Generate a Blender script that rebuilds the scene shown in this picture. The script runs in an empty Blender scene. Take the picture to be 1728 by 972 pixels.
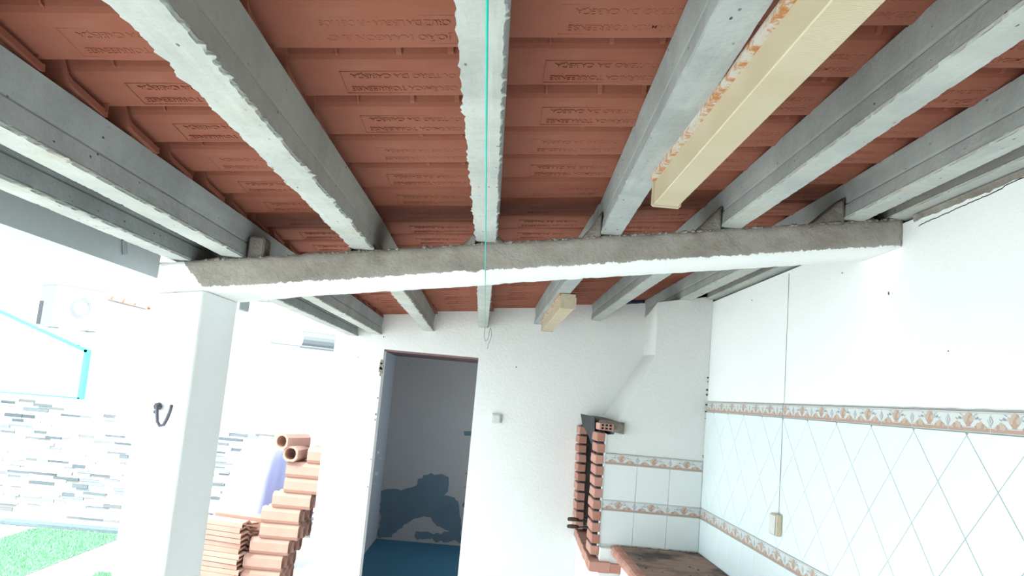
import bpy, math, random
from mathutils import Vector, Matrix, noise
random.seed(7)
C = bpy.context.scene.collection
EYE = 1.70            # height of the camera above the floor; heights below are relative to the eye
SL = 0.156            # slope of the roof, rising to the right
Z0 = 0.511            # underside of the purlins at X = 0

# ------------------------------------------------------------------ camera
cam = bpy.data.cameras.new('camera'); camo = bpy.data.objects.new('camera', cam); C.objects.link(camo)
cam.sensor_width = 36; cam.lens = 1356.2 * 36 / 1728; cam.clip_start = 0.02
fw = Vector((0.0167143, 0.99089609, 0.13358734)); rt = Vector((0.99554139, -0.02889768, 0.08979008)); up = rt.cross(fw)
M3 = Matrix((rt, up, -fw)).transposed().to_4x4(); M3.translation = (0, 0, EYE)
camo.matrix_world = M3
bpy.context.scene.camera = camo
# ------------------------------------------------------------------ world, sun, exposure
w = bpy.data.worlds.new('world'); bpy.context.scene.world = w; w.use_nodes = True
bg = w.node_tree.nodes['Background']; bg.inputs[0].default_value = (0.80, 0.96, 1.0, 1); bg.inputs[1].default_value = 1.9
sd = bpy.data.lights.new('sun', 'SUN'); so = bpy.data.objects.new('sun', sd); C.objects.link(so)
sd.energy = 2.0; sd.angle = math.radians(2); sd.color = (1.0, 0.97, 0.92)
so.rotation_euler = Vector((0.55, 0.50, -0.95)).to_track_quat('-Z', 'Y').to_euler()
vs = bpy.context.scene.view_settings
vs.view_transform = 'Standard'; vs.look = 'None'; vs.gamma = 1; vs.exposure = 1.42; vs.use_curve_mapping = False

# ------------------------------------------------------------------ materials
class NT:
    def __init__(s, name):
        s.m = bpy.data.materials.new(name); s.m.use_nodes = True; s.t = s.m.node_tree
        s.b = s.t.nodes['Principled BSDF']
        s.co = s.t.nodes.new('ShaderNodeTexCoord').outputs['Object']
    def n(s, typ, ins=None, **kw):
        nd = s.t.nodes.new('ShaderNode' + typ)
        for k, v in kw.items(): setattr(nd, k, v)
        for k, v in (ins or {}).items():
            if isinstance(v, bpy.types.NodeSocket): s.t.links.new(v, nd.inputs[k])
            else: nd.inputs[k].default_value = v
        return nd
    def noise(s, scale, detail=4, rough=.6, vec=None, dist=0):
        return s.n('TexNoise', {'Vector': vec or s.co, 'Scale': scale, 'Detail': detail, 'Roughness': rough, 'Distortion': dist}).outputs['Fac']
    def ramp(s, fac, a, b):
        return s.n('MapRange', {0: fac, 1: a, 2: b, 3: 0.0, 4: 1.0}).outputs[0]
    def mix(s, fac, a, b, mode='MIX'):
        nd = s.t.nodes.new('ShaderNodeMix'); nd.data_type = 'RGBA'; nd.blend_type = mode
        for i, v in ((0, fac), (6, a), (7, b)):
            if isinstance(v, bpy.types.NodeSocket): s.t.links.new(v, nd.inputs[i])
            else: nd.inputs[i].default_value = (*v, 1) if isinstance(v, tuple) else v
        return nd.outputs[2]
    def math(s, op, a, b=0.0):
        return s.n('Math', {0: a, 1: b}, operation=op).outputs[0]
    def stretch(s, v):
        return s.n('Mapping', {'Vector': s.co, 'Scale': v}).outputs[0]
    def fin(s, col, rough=.9, bump=None, bs=.3, bd=.01, metal=0, spec=.3):
        if isinstance(col, tuple): s.b.inputs['Base Color'].default_value = (*col, 1)
        else: s.t.links.new(col, s.b.inputs['Base Color'])
        if isinstance(rough, bpy.types.NodeSocket): s.t.links.new(rough, s.b.inputs['Roughness'])
        else: s.b.inputs['Roughness'].default_value = rough
        s.b.inputs['Metallic'].default_value = metal
        s.b.inputs['Specular IOR Level'].default_value = spec
        if bump is not None:
            bn = s.n('Bump', {'Height': bump, 'Strength': bs, 'Distance': bd}); s.t.links.new(bn.outputs[0], s.b.inputs['Normal'])
        return s.m

def plain(name, col, rough=.7, metal=0, spec=.3, var=.08, scale=30):
    t = NT(name); n = t.noise(scale)
    c = t.mix(n, tuple(v * (1 - var) for v in col), tuple(min(1, v * (1 + var)) for v in col))
    return t.fin(c, rough, n, .1, .002, metal, spec)

def concrete(name, a, b, pit=(.06, .06, .06), dirt=None):
    t = NT(name); n = t.noise(3.5, 6, .65); n2 = t.noise(60, 4)
    st = t.noise(14, 5, .7, t.stretch((1, .08, 1)))
    c = t.mix(t.ramp(n, .3, .7), a, b)
    c = t.mix(t.math('MULTIPLY', t.ramp(st, .55, .75), .35), c, tuple(min(1, v * 1.5) for v in b))
    if dirt: c = t.mix(t.math('MULTIPLY', t.ramp(t.noise(5, 5, .7), .52, .7), .6), c, dirt)
    v = t.n('TexVoronoi', {'Vector': t.stretch((1, .45, 1)), 'Scale': 46.0}).outputs['Distance']
    pk = t.math('MULTIPLY', t.math('LESS_THAN', v, .11), t.ramp(t.noise(9, 2), .5, .6))
    c = t.mix(pk, c, pit)
    h = t.math('SUBTRACT', t.math('ADD', n2, t.math('MULTIPLY', t.noise(18, 4), 1.5)), pk)
    return t.fin(c, .95, h, .5, .004)

M = {}
M['conc'] = concrete('precast_concrete', (.26, .275, .27), (.37, .39, .385))
M['conc_warm'] = concrete('precast_concrete_warm', (.24, .225, .20), (.34, .325, .30))
M['conc_under'] = concrete('rough_cast_underside', (.32, .335, .32), (.46, .475, .455), pit=(.12, .12, .11), dirt=(.40, .36, .28))
def mortar():
    t = NT('beam_mortar'); n = t.noise(4, 6, .7); f = t.noise(45, 5, .7)
    c = t.mix(t.ramp(n, .35, .65), (.20, .175, .15), (.32, .295, .265))
    c = t.mix(t.math('MULTIPLY', t.ramp(t.noise(7, 4, .6, t.stretch((.5, 1, 1))), .55, .7), .5), c, (.13, .115, .095))
    return t.fin(c, .97, t.math('ADD', f, n), .8, .012)
M['mortar'] = mortar()
def beammat():
    t = NT('beam_mortar_over_white_paint'); n = t.noise(4, 6, .7); f = t.noise(45, 5, .7)
    c = t.mix(t.ramp(n, .35, .65), (.26, .23, .20), (.41, .375, .335))
    c = t.mix(t.math('MULTIPLY', t.ramp(t.noise(7, 4, .6, t.stretch((.5, 1, 1))), .55, .7), .5), c, (.13, .115, .095))
    sp = t.n('SeparateXYZ', {0: t.co}); x, y, z = sp.outputs
    wob = t.math('MULTIPLY', t.math('SUBTRACT', t.noise(38, 5, .8), .5), .034)
    # painted band: everything lower than about 1 cm above the lower front edge
    h = t.math('SUBTRACT', t.math('SUBTRACT', z, t.math('MULTIPLY', x, .157)), EYE + .407 + .007)
    m1 = t.math('LESS_THAN', t.math('ADD', h, wob), 0.0)
    # painted left end that runs into the white column
    e = t.math('ADD', t.math('ADD', x, .962), t.math('MULTIPLY', t.math('SUBTRACT', z, EYE + .262), 1.0))
    m2 = t.math('LESS_THAN', t.math('ADD', e, wob), 0.0)
    m3 = t.math('GREATER_THAN', y, 2.70)
    m = t.math('MINIMUM', t.math('ADD', t.math('ADD', m1, m2), m3), 1.0)
    c = t.mix(m, c, (.86, .87, .86))
    return t.fin(c, .95, t.math('ADD', f, n), .6, .010)
M['beam'] = beammat()
def plaster(name, col, var=.06, bs=.5, scale=70):
    t = NT(name); n = t.noise(scale, 5, .65); l = t.noise(2.2, 4)
    c = t.mix(l, tuple(v * (1 - var) for v in col), col)
    return t.fin(c, .92, n, bs, .004)
M['white'] = plaster('white_plaster', (.86, .87, .87))
M['white_rough'] = plaster('rough_white_plaster', (.80, .795, .785), .08, .9, 45)
M['hoodwhite'] = plaster('hood_white_plaster', (.74, .735, .72), .10, .9, 50)
def clay(name, a, b, c3, bs=.25):
    t = NT(name)
    r = t.n('ObjectInfo').outputs['Random']
    n = t.noise(6, 5, .6); st = t.noise(10, 4, .6, t.stretch((.12, 1, 1)))
    c = t.mix(r, a, b)
    c = t.mix(t.math('MULTIPLY', t.ramp(n, .4, .7), .35), c, c3)
    c = t.mix(t.math('MULTIPLY', t.ramp(st, .55, .8), .25), c, tuple(v * .7 for v in a))
    return t.fin(c, .85, t.math('ADD', t.noise(120, 3), st), bs, .002, spec=.25)
M['tile'] = clay('roof_clay', (.25, .077, .048), (.29, .095, .060), (.31, .145, .10))
M['palebrick'] = clay('pale_clay', (.37, .20, .155), (.42, .245, .19), (.46, .30, .26))
M['brick'] = clay('red_brick', (.38, .16, .12), (.46, .235, .185), (.50, .37, .32), .6)
M['soot'] = plain('soot', (.012, .012, .013), .95)
M['sootmortar'] = plain('sooty_mortar', (.035, .035, .037), .95, var=.4)
M['sheetmetal'] = plain('dark_sheet_metal', (.05, .05, .055), .55, .5, var=.35)
M['grout'] = plain('grey_grout', (.34, .36, .36), .95)
M['glaze'] = plain('white_glaze', (.72, .79, .80), .25, spec=.4, var=.02, scale=3)
M['glazegrey'] = plain('pale_grey_glaze', (.70, .73, .72), .25, spec=.4, var=.03, scale=5)
M['g_base'] = plain('border_glaze', (.60, .62, .62), .3, var=.04)
M['g_pink'] = plain('border_pink', (.42, .27, .215), .3, var=.12)
M['g_peach'] = plain('border_peach', (.50, .385, .31), .3, var=.15)
M['g_grey'] = plain('border_grey', (.26, .27, .28), .3)
M['g_lgrey'] = plain('border_light_grey', (.48, .45, .43), .3)
M['black'] = plain('black_crack', (.02, .02, .02), .95)
M['dirt'] = plain('dark_dirt', (.10, .085, .075), .95, var=.4)
M['iron'] = plain('dark_iron', (.055, .055, .065), .6, .4, var=.3)
M['greyiron'] = plain('grey_iron', (.12, .12, .145), .6, .2, var=.3)
M['casing_shade'] = plain('casing_shade_grey', (.19, .20, .205), .5)  # shade on the second unit's white casing, painted as grey
M['shade'] = plain('painted_shade_grey', (.17, .185, .19), .5)  # shade on the outdoor unit's end panel, painted as dark grey
M['handle'] = plain('scorched_wood', (.075, .045, .035), .7, var=.4)
M['plastic'] = plain('white_plastic', (.60, .60, .58), .4)
M['cream'] = plain('cream_plastic', (.52, .44, .32), .45)
M['line'] = plain('green_nylon', (.0, .42, .33), .5)
M['wire'] = plain('thin_dark_wire', (.08, .09, .08), .6)
M['gutter'] = plain('grey_painted_metal', (.40, .44, .45), .6)
M['turq'] = plain('turquoise_paint', (.10, .66, .62), .5)
M['panel'] = plain('white_panel', (.85, .87, .87), .5)
M['acwhite'] = plain('appliance_white', (.84, .85, .85), .4)
M['acgrey'] = plain('appliance_grey', (.26, .28, .31), .5)
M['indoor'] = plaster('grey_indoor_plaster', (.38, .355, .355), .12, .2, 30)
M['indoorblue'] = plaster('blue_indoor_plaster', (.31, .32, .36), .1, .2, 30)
M['patch'] = plaster('blue_grey_peeled_patch', (.13, .19, .24), .35, .4, 20)
M['bluefloor'] = plain('dark_blue_floor', (.03, .12, .20), .6)
M['lintel'] = plain('reddish_lintel', (.20, .12, .12), .9)
M['paving'] = plaster('pale_paving', (.62, .61, .58), .1, .3, 20)
M['floor'] = plaster('porch_floor', (.68, .66, .63), .12, .3, 12)
M['kerb'] = plain('kerb_shade_grey', (.16, .20, .22), .8, var=.3)  # dark tone is the shadow strip at the wall foot, painted in
M['navy'] = plain('navy_plastic', (.012, .018, .04), .6)
def grassmat():
    t = NT('green_turf'); r = t.noise(25, 3)
    return t.fin(t.mix(r, (.20, .38, .23), (.30, .50, .35)), .8)
M['grass'] = grassmat()
def stonemat():
    t = NT('grey_stone_strips'); r = t.n('NewGeometry').outputs['Random Per Island']
    c = t.n('ValToRGB', {0: r}); cr = c.color_ramp; cr.interpolation = 'CONSTANT'
    cr.elements[0].color = (.84, .85, .86, 1); cr.elements[0].position = 0
    cr.elements[1].color = (.60, .61, .61, 1); cr.elements[1].position = .48
    for p, v in ((.74, (.27, .28, .30, 1)), (.82, (.30, .28, .27, 1)), (.88, (.17, .19, .21, 1)), (.93, (.22, .21, .22, 1)), (.97, (.13, .145, .165, 1))):
        e = cr.elements.new(p); e.color = v
    return t.fin(c.outputs[0], .8, t.noise(40, 4), .5, .01)
M['stone'] = stonemat()
def rustmat():
    t = NT('rusty_white_metal')
    n = t.noise(34, 8, .8); n2 = t.noise(80, 4)
    c = t.mix(t.ramp(n, .46, .55), (.50, .47, .42), (.42, .17, .055))
    c = t.mix(t.math('MULTIPLY', t.ramp(n, .58, .70), t.ramp(n2, .35, .6)), c, (.20, .07, .025))
    return t.fin(c, .7, n, .4, .003)
M['rust'] = rustmat()
def diffmat(name, axis):
    t = NT(name); sp = t.n('SeparateXYZ', {0: t.co})
    v = sp.outputs[1] if axis == 'Y' else t.math('ADD', sp.outputs[0], sp.outputs[2])
    wv = t.math('SINE', t.math('MULTIPLY', v, 1400.0 if axis == 'Y' else 2600.0))
    c = t.mix(t.ramp(t.noise(3, 3), .35, .65), (.45, .37, .24), (.51, .44, .31))
    return t.fin(c, .45, wv, .35, .0008, spec=.35)
M['diff_side'] = diffmat('yellowed_diffuser_side', 'X')
M['diff'] = diffmat('yellowed_diffuser', 'Y')
def countermat():
    t = NT('sooty_clay_counter'); n = t.noise(3.2, 5, .6); n2 = t.noise(9, 5, .7, t.stretch((1, 3, 1)))
    c = t.mix(t.ramp(n2, .35, .7), (.32, .20, .15), (.22, .14, .11))
    c = t.mix(t.math('MULTIPLY', t.ramp(n, .46, .60), .9), c, (.035, .028, .025))
    return t.fin(c, .8, n2, .4, .004)
M['counter'] = countermat()
def sheetmat():
    t = NT('lavender_cloth')
    return t.fin(t.mix(t.noise(3, 3), (.34, .34, .56), (.42, .42, .62)), .85, t.noise(6, 3), .3, .02)
M['cloth'] = sheetmat()

# ------------------------------------------------------------------ mesh tools
class MB:
    def __init__(s): s.v = []; s.f = []; s.mi = []
    def add(s, vs, fs, mi=0):
        o = len(s.v); s.v += [tuple(p) for p in vs]
        for k, f in enumerate(fs):
            s.f.append(tuple(i + o for i in f)); s.mi.append(mi[k] if isinstance(mi, (list, tuple)) else mi)
        return s
    def box(s, x0, x1, y0, y1, z0, z1, mi=0):
        vs = [(x, y, z) for z in (z0, z1) for y in (y0, y1) for x in (x0, x1)]
        return s.add(vs, [(0, 2, 3, 1), (4, 5, 7, 6), (0, 1, 5, 4), (2, 6, 7, 3), (0, 4, 6, 2), (1, 3, 7, 5)], mi)
    def bbox(s, x0, x1, y0, y1, z0, z1, b=.003, mi=0):   # chamfered box
        cx = []
        for (za, ins) in ((z0, b), (z0 + b, 0), (z1 - b, 0), (z1, b)):
            X0, X1, Y0, Y1 = x0 + ins, x1 - ins, y0 + ins, y1 - ins; c = b if ins == 0 else b * .5
            cx.append([(X0 + c, Y0, za), (X1 - c, Y0, za), (X1, Y0 + c, za), (X1, Y1 - c, za), (X1 - c, Y1, za), (X0 + c, Y1, za), (X0, Y1 - c, za), (X0, Y0 + c, za)])
        return s.loft(cx, mi)
    def loft(s, rings, mi=0, closed=True, caps=True):
        n = len(rings[0]); vs = [p for r in rings for p in r]; fs = []
        for a in range(len(rings) - 1):
            for i in range(n if closed else n - 1):
                j = (i + 1) % n; fs.append((a * n + i, a * n + j, (a + 1) * n + j, (a + 1) * n + i))
        if caps and closed: fs += [tuple(reversed(range(n))), tuple(range((len(rings) - 1) * n, len(rings) * n))]
        return s.add(vs, fs, mi)
    def prism(s, poly, fn, d0, d1, mi=0):                # poly of 2D points, fn(p, d) -> 3D
        return s.loft([[fn(p, d0) for p in poly], [fn(p, d1) for p in poly]], mi)
    def tube(s, pts, r, n=8, mi=0):
        pts = [Vector(p) for p in pts]; rings = []; ref = Vector((.13, .31, .94))
        for i, p in enumerate(pts):
            d = (pts[min(i + 1, len(pts) - 1)] - pts[max(i - 1, 0)]).normalized()
            a = d.cross(ref).normalized(); b = d.cross(a); rr = r[i] if isinstance(r, (list, tuple)) else r
            rings.append([tuple(p + a * rr * math.cos(2 * math.pi * k / n) + b * rr * math.sin(2 * math.pi * k / n)) for k in range(n)])
        return s.loft(rings, mi)

ORG = {}
def mesh(name, mb, mats, org=(0, 0, 0), smooth=False):
    me = bpy.data.meshes.new(name)
    me.from_pydata([(a - org[0], b - org[1], c - org[2]) for a, b, c in mb.v], [], mb.f)
    for m in (mats if isinstance(mats, list) else [mats]): me.materials.append(M[m])
    me.polygons.foreach_set('material_index', mb.mi)
    if smooth: me.polygons.foreach_set('use_smooth', [True] * len(me.polygons))
    me.update()
    import bmesh
    bm = bmesh.new(); bm.from_mesh(me); bmesh.ops.recalc_face_normals(bm, faces=bm.faces); bm.to_mesh(me); bm.free()
    return me
def props(o, label=None, cat=None, group=None, kind=None):
    for k, v in (('label', label), ('category', cat), ('group', group), ('kind', kind)):
        if v: o[k] = v
    return o
def put(name, me, loc=(0, 0, 0), rot=None, parent=None, **kw):
    o = bpy.data.objects.new(name, me); C.objects.link(o)
    if parent: o.parent = parent
    o.location = loc
    if rot: o.rotation_euler = rot
    return props(o, **kw)
def obj(name, mb, mats, parent=None, smooth=False, **kw):
    """mesh given in scene coordinates (z relative to the eye); placed under its parent, whose origin is known"""
    org = ORG.get(parent.name, (0, 0, -EYE)) if parent else (0, 0, -EYE)
    o = put(name, mesh(name, mb, mats, org, smooth), parent=parent, **kw)
    ORG[o.name] = org
    return o
def empty(name, loc, **kw):
    o = bpy.data.objects.new(name, None); C.objects.link(o); o.empty_display_size = .1
    o.location = (loc[0], loc[1], loc[2] + EYE); ORG[o.name] = tuple(loc); return props(o, **kw)
def nz(x, y, z, s=1.0): return noise.noise(Vector((x * s, y * s, z * s)))

# ------------------------------------------------------------------ setting
YW = 6.09; XR = 1.347
# back wall with its door opening
mb = MB()
T = .15
def wtop(x): return Z0 + SL * x + .149
DX0, DX1, DZ = -.815, -.101, .268
for (xa, xb, za) in ((-1.19, DX0, -1.7), (DX0, DX1, DZ), (DX1, 1.50, -1.7)):
    n = 10
    for k in range(n):
        a = xa + (xb - xa) * k / n; b = xa + (xb - xa) * (k + 1) / n
        mb.add([(a, YW, za), (b, YW, za), (b, YW, wtop(b)), (a, YW, wtop(a)), (a, YW + T, za), (b, YW + T, za), (b, YW + T, wtop(b)), (a, YW + T, wtop(a))],
               [(0, 1, 2, 3), (5, 4, 7, 6), (3, 2, 6, 7), (0, 4, 5, 1), (0, 3, 7, 4), (1, 5, 6, 2)])
wb = obj('wall_back', mb, 'white_rough', kind='structure', label='white rough plastered back wall with the dark doorway')
# broken plaster at the door's left edge
mb = MB()
for k, (z, s_) in enumerate(((.17, .016), (.14, .022), (.11, .018), (.075, .011), (-.10, .007), (-.22, .008), (-.26, .006), (-.55, .006), (-.75, .006))):
    pts = []
    for a in range(7):
        th = a / 7 * 2 * math.pi; r = s_ * (.8 + .5 * random.random()); pts.append((DX0 - .008 + r * .8 * math.cos(th), z + r * 1.3 * math.sin(th)))
    mb.prism(pts, lambda p, d: (p[0], d, p[1]), YW - .004, YW + .02)
obj('broken_plaster', mb, 'mortar', wb, label='broken edge showing bare mortar')
mb = MB()
for x, z, s_ in ((.19, .225, .006), (-.62, .17, .004), (-.11, -.59, .006), (-.11, -.69, .005), (-.83, .36, .005), (-1.0, .19, .004)):
    mb.prism([(x - s_, z - s_ * .6), (x + s_ * .4, z - s_), (x + s_, z + s_ * .3), (x - s_ * .2, z + s_)], lambda p, d: (p[0], d, p[1]), YW - .002, YW + .004)
obj('plaster_chip', mb, 'dirt', wb, kind='stuff')
# door frame strip
mb = MB(); mb.box(DX0, DX1, YW + .02, YW + T, DZ - .012, DZ + .001); obj('door_1', mb, 'lintel', kind='structure', label='reddish grey underside of the lintel over the doorway')
# inner room behind the doorway
R0, R1, RY, RZ = -1.10, .9, 9.30, .345
obj('wall_inner_back', MB().box(R0 - .1, R1 + .1, RY, RY + .1, -1.8, .5), 'indoor', kind='structure', label='grey far wall of the dark room with peeling blue patches')
obj('wall_inner_left', MB().box(R0 - .09, R0, YW + T, RY, -1.8, .5), 'indoorblue', kind='structure')
obj('wall_inner_right', MB().box(R1, R1 + .1, YW + T, 7.1, -1.8, .5).box(R1, R1 + .1, 8.9, RY, -1.8, .5).box(R1, R1 + .1, 7.1, 8.9, -1.8, -.9).box(R1, R1 + .1, 7.1, 8.9, .2, .5), 'indoor', kind='structure', label='right wall of the inner room with an added unseen opening that lets light in')  # opening added out of view to brighten the dark room
obj('ceiling_inner', MB().box(R0, R1, YW + T, RY, RZ, RZ + .1), 'lintel', kind='structure')
obj('floor_inner', MB().box(R0, R1, YW - .0, RY, -1.74, -1.698), 'bluefloor', kind='structure', label='dark blue floor of the inner room')
PATCH = [(-1.097, -1.169), (-0.976, -1.14), (-0.852, -1.142), (-0.733, -1.091), (-0.699, -1.021), (-0.596, -0.944), (-0.417, -0.928), (-0.357, -0.977), (-0.347, -1.071), (-0.38, -1.155), (-0.282, -1.174), (-0.221, -1.223), (-0.208, -1.356), (-0.176, -1.407), (-0.163, -1.66), (-0.261, -1.655), (-0.342, -1.675), (-0.411, -1.668), (-0.509, -1.65), (-0.644, -1.674), (-0.675, -1.637), (-0.653, -1.582), (-0.544, -1.573), (-0.46, -1.592), (-0.38, -1.572), (-0.299, -1.552), (-0.385, -1.519), (-0.471, -1.486), (-0.519, -1.423), (-0.589, -1.41), (-0.695, -1.452), (-0.797, -1.527), (-0.885, -1.602), (-0.946, -1.666), (-1.054, -1.683), (-1.096, -1.673), (-1.076, -1.484), (-1.094, -1.325)]
def rag(poly, amp, n=5):
    out = []
    for i, (a, b) in enumerate(poly):
        c, d = poly[(i + 1) % len(poly)]
        for k in range(n):
            t = k / n; x = a + (c - a) * t; z = b + (d - b) * t
            out.append((x + amp * nz(x, z, 3, 22), z + amp * nz(x, z, 9, 22)))
    return out
wi = bpy.data.objects['wall_inner_back']
obj('peeled_patch', MB().prism(rag(PATCH, .022), lambda p, d: (p[0], d, p[1]), RY - .003, RY), 'patch', wi, label='dark blue grey patch where the paint has peeled')
for pl_ in ([(-.24, -.435), (-.07, -.43), (-.10, -.455), (-.06, -.48), (-.23, -.485)], [(-.15, -.04), (-.06, -.03), (-.07, -.06), (-.15, -.06)], [(-.135, -.95), (-.11, -.95), (-.115, -1.10), (-.14, -1.09)],
            [(-.17, -1.22), (-.14, -1.21), (-.15, -1.27), (-.18, -1.26)]):
    obj('peeled_patch', MB().prism(rag(pl_, .012), lambda p, d: (p[0], d, p[1]), RY - .003, RY), 'patch', wi)

# right wall
mb = MB()
wz = .70
mb.box(XR, XR + .16, -1.0, YW + T, -1.8, wz)
wr = obj('wall_right', mb, 'white', kind='structure', label='bright white right wall, tiled up to shoulder height')
mb = MB(); mb.box(XR + .035, XR + .16, -1.0, YW + T, wz, .90)
obj('wall_top', mb, 'mortar', wr, label='bare mortar between the wall and the roof tiles')
# mortar strip under the last purlin, ragged
pts = []
mb = MB(); n = 160
rings = []
for k in range(n + 1):
    y = -.8 + (2.56 + .8) * k / n
    h = .010 + .008 * nz(y, 1, 0, 9) + .006 * nz(y, 4, 0, 40)
    rings.append([(XR - .004, y, wz - h), (XR - .006 + .003 * nz(y, 2, 2, 50), y, wz - h + .012), (XR - .010, y, wz + .008), (XR + .02, y, wz + .01), (XR + .02, y, wz - h)])
mb.loft(rings); obj('mortar_strip', mb, 'mortar', wr)
mb = MB()
cp = [(2.533, .672), (2.497, .676), (2.40, .678), (2.325, .681), (2.241, .683), (2.16, .684), (2.105, .687), (2.08, .693), (2.012, .693), (1.8, .690), (1.5, .692), (1.1, .688)]
cc = []
for i in range(len(cp) - 1):
    for k in range(8):
        t = k / 8; y = cp[i][0] + (cp[i + 1][0] - cp[i][0]) * t; z = cp[i][1] + (cp[i + 1][1] - cp[i][1]) * t
        cc.append((y, z - .004 + .0025 * nz(y, z, 1, 60)))
rings = [[(XR - .0012, y, z - .0011 - .001 * abs(nz(y, 5, 5, 30))), (XR - .0012, y, z + .0011 + .0012 * abs(nz(y, 8, 5, 30))), (XR + .001, y, z + .001), (XR + .001, y, z - .001)] for y, z in cc]
mb.loft(rings); obj('crack', mb, 'black', wr, label='black jagged crack along the wall top')
mb = MB()
for y, z, s_ in ((2.72, .47, .006), (3.1, .60, .003), (2.35, .25, .002), (4.2, .62, .003)):
    mb.prism([(y - s_ * .4, z - s_), (y + s_ * .4, z - s_ * .6), (y + s_ * .3, z + s_), (y - s_ * .3, z + s_ * .7)], lambda p, d: (d, p[0], p[1]), XR - .003, XR + .003)
obj('wall_chip', mb, 'dirt', wr, kind='stuff')

# ---- wall tiles on the right wall
TT = .006
def tile_poly_mesh(poly, name='wall_tile', mat='glaze'):
    """flat tile in the plane X = XR, poly in (y, z) around its own centre"""
    cx = sum(p[0] for p in poly) / len(poly); cz = sum(p[1] for p in poly) / len(poly)
    g = .0015
    def ins(p, d):
        v = Vector((cx - p[0], cz - p[1])); return (p[0] + v.normalized().x * d * 1.3, p[1] + v.normalized().y * d * 1.3)
    a = [ins(p, g) for p in poly]; b = [ins(p, g + .0015) for p in poly]
    mb = MB(); mb.loft([[(0, y, z) for y, z in a], [(-TT + .001, y, z) for y, z in a], [(-TT, y, z) for y, z in b]])
    return mesh(name, mb, mat)
def clip(poly, axis, lim, sgn):
    out = []
    for i in range(len(poly)):
        p, q = poly[i], poly[(i + 1) % len(poly)]; a = sgn * (p[axis] - lim); b = sgn * (q[axis] - lim)
        if a <= 0: out.append(p)
        if (a < 0 < b) or (b < 0 < a):
            t = a / (a - b); out.append((p[0] + (q[0] - p[0]) * t, p[1] + (q[1] - p[1]) * t))
    return out
ZT, ZA2, ZB1, ZB0 = .077, .0175, -.5610, -.6235    # upper border top / bottom, lower border top / bottom
YC = 4.964
dg = .2828; full = [(-dg / 2, 0), (0, -dg / 2), (dg / 2, 0), (0, dg / 2)]
fm = tile_poly_mesh(full); cache = {}
Y0t, Y1t = 1.0, YC - .001
ztop, zbot = ZA2 - .002, ZB1 + .002
for k in range(-6, 11):
    for r in range(0, 6):
        cy = 3.5167 - dg / 2 * (r % 2 == 0) - k * dg + (0 if r % 2 else dg / 2) ; cy = 3.5167 - k * dg + (dg / 2 if r % 2 else 0)
        cz = (ZA2 - .009) - dg / 2 * r + 0.0
        poly = [(p[0] + cy, p[1] + cz) for p in full]
        P = poly
        for ax, lim, sg in ((0, Y1t, 1), (0, Y0t, -1), (1, ztop, 1), (1, zbot, -1)):
            if P: P = clip(P, ax, lim, sg)
        if len(P) < 3: continue
        ys = [p[0] for p in P]; zs = [p[1] for p in P]
        if max(ys) - min(ys) < .02 or max(zs) - min(zs) < .012: continue
        same = len(P) == 4 and abs(max(ys) - min(ys) - dg) < 1e-6 and abs(max(zs) - min(zs) - dg) < 1e-6
        if same: put('wall_tile', fm, (XR, cy, cz + EYE), parent=wr)
        else:
            key = tuple((round(p[0] - cy, 4), round(p[1] - cz, 4)) for p in P)
            if key not in cache: cache[key] = tile_poly_mesh(list(key))
            put('wall_tile', cache[key], (XR, cy, cz + EYE), parent=wr)
# upright tiles under the lower border
sq = tile_poly_mesh([(-.1, -.1), (.1, -.1), (.1, .1), (-.1, .1)])
for k in range(18):
    for r in range(3):
        cy = Y1t - .1 - .2 * k; cz = ZB0 - .1 - .2 * r
        if cy > Y1t - .09: cy = Y1t - .1
        if r > 0 and cy > 3.3 - .1: continue
        put('wall_tile', sq, (XR, cy, cz + EYE), parent=wr)

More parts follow.
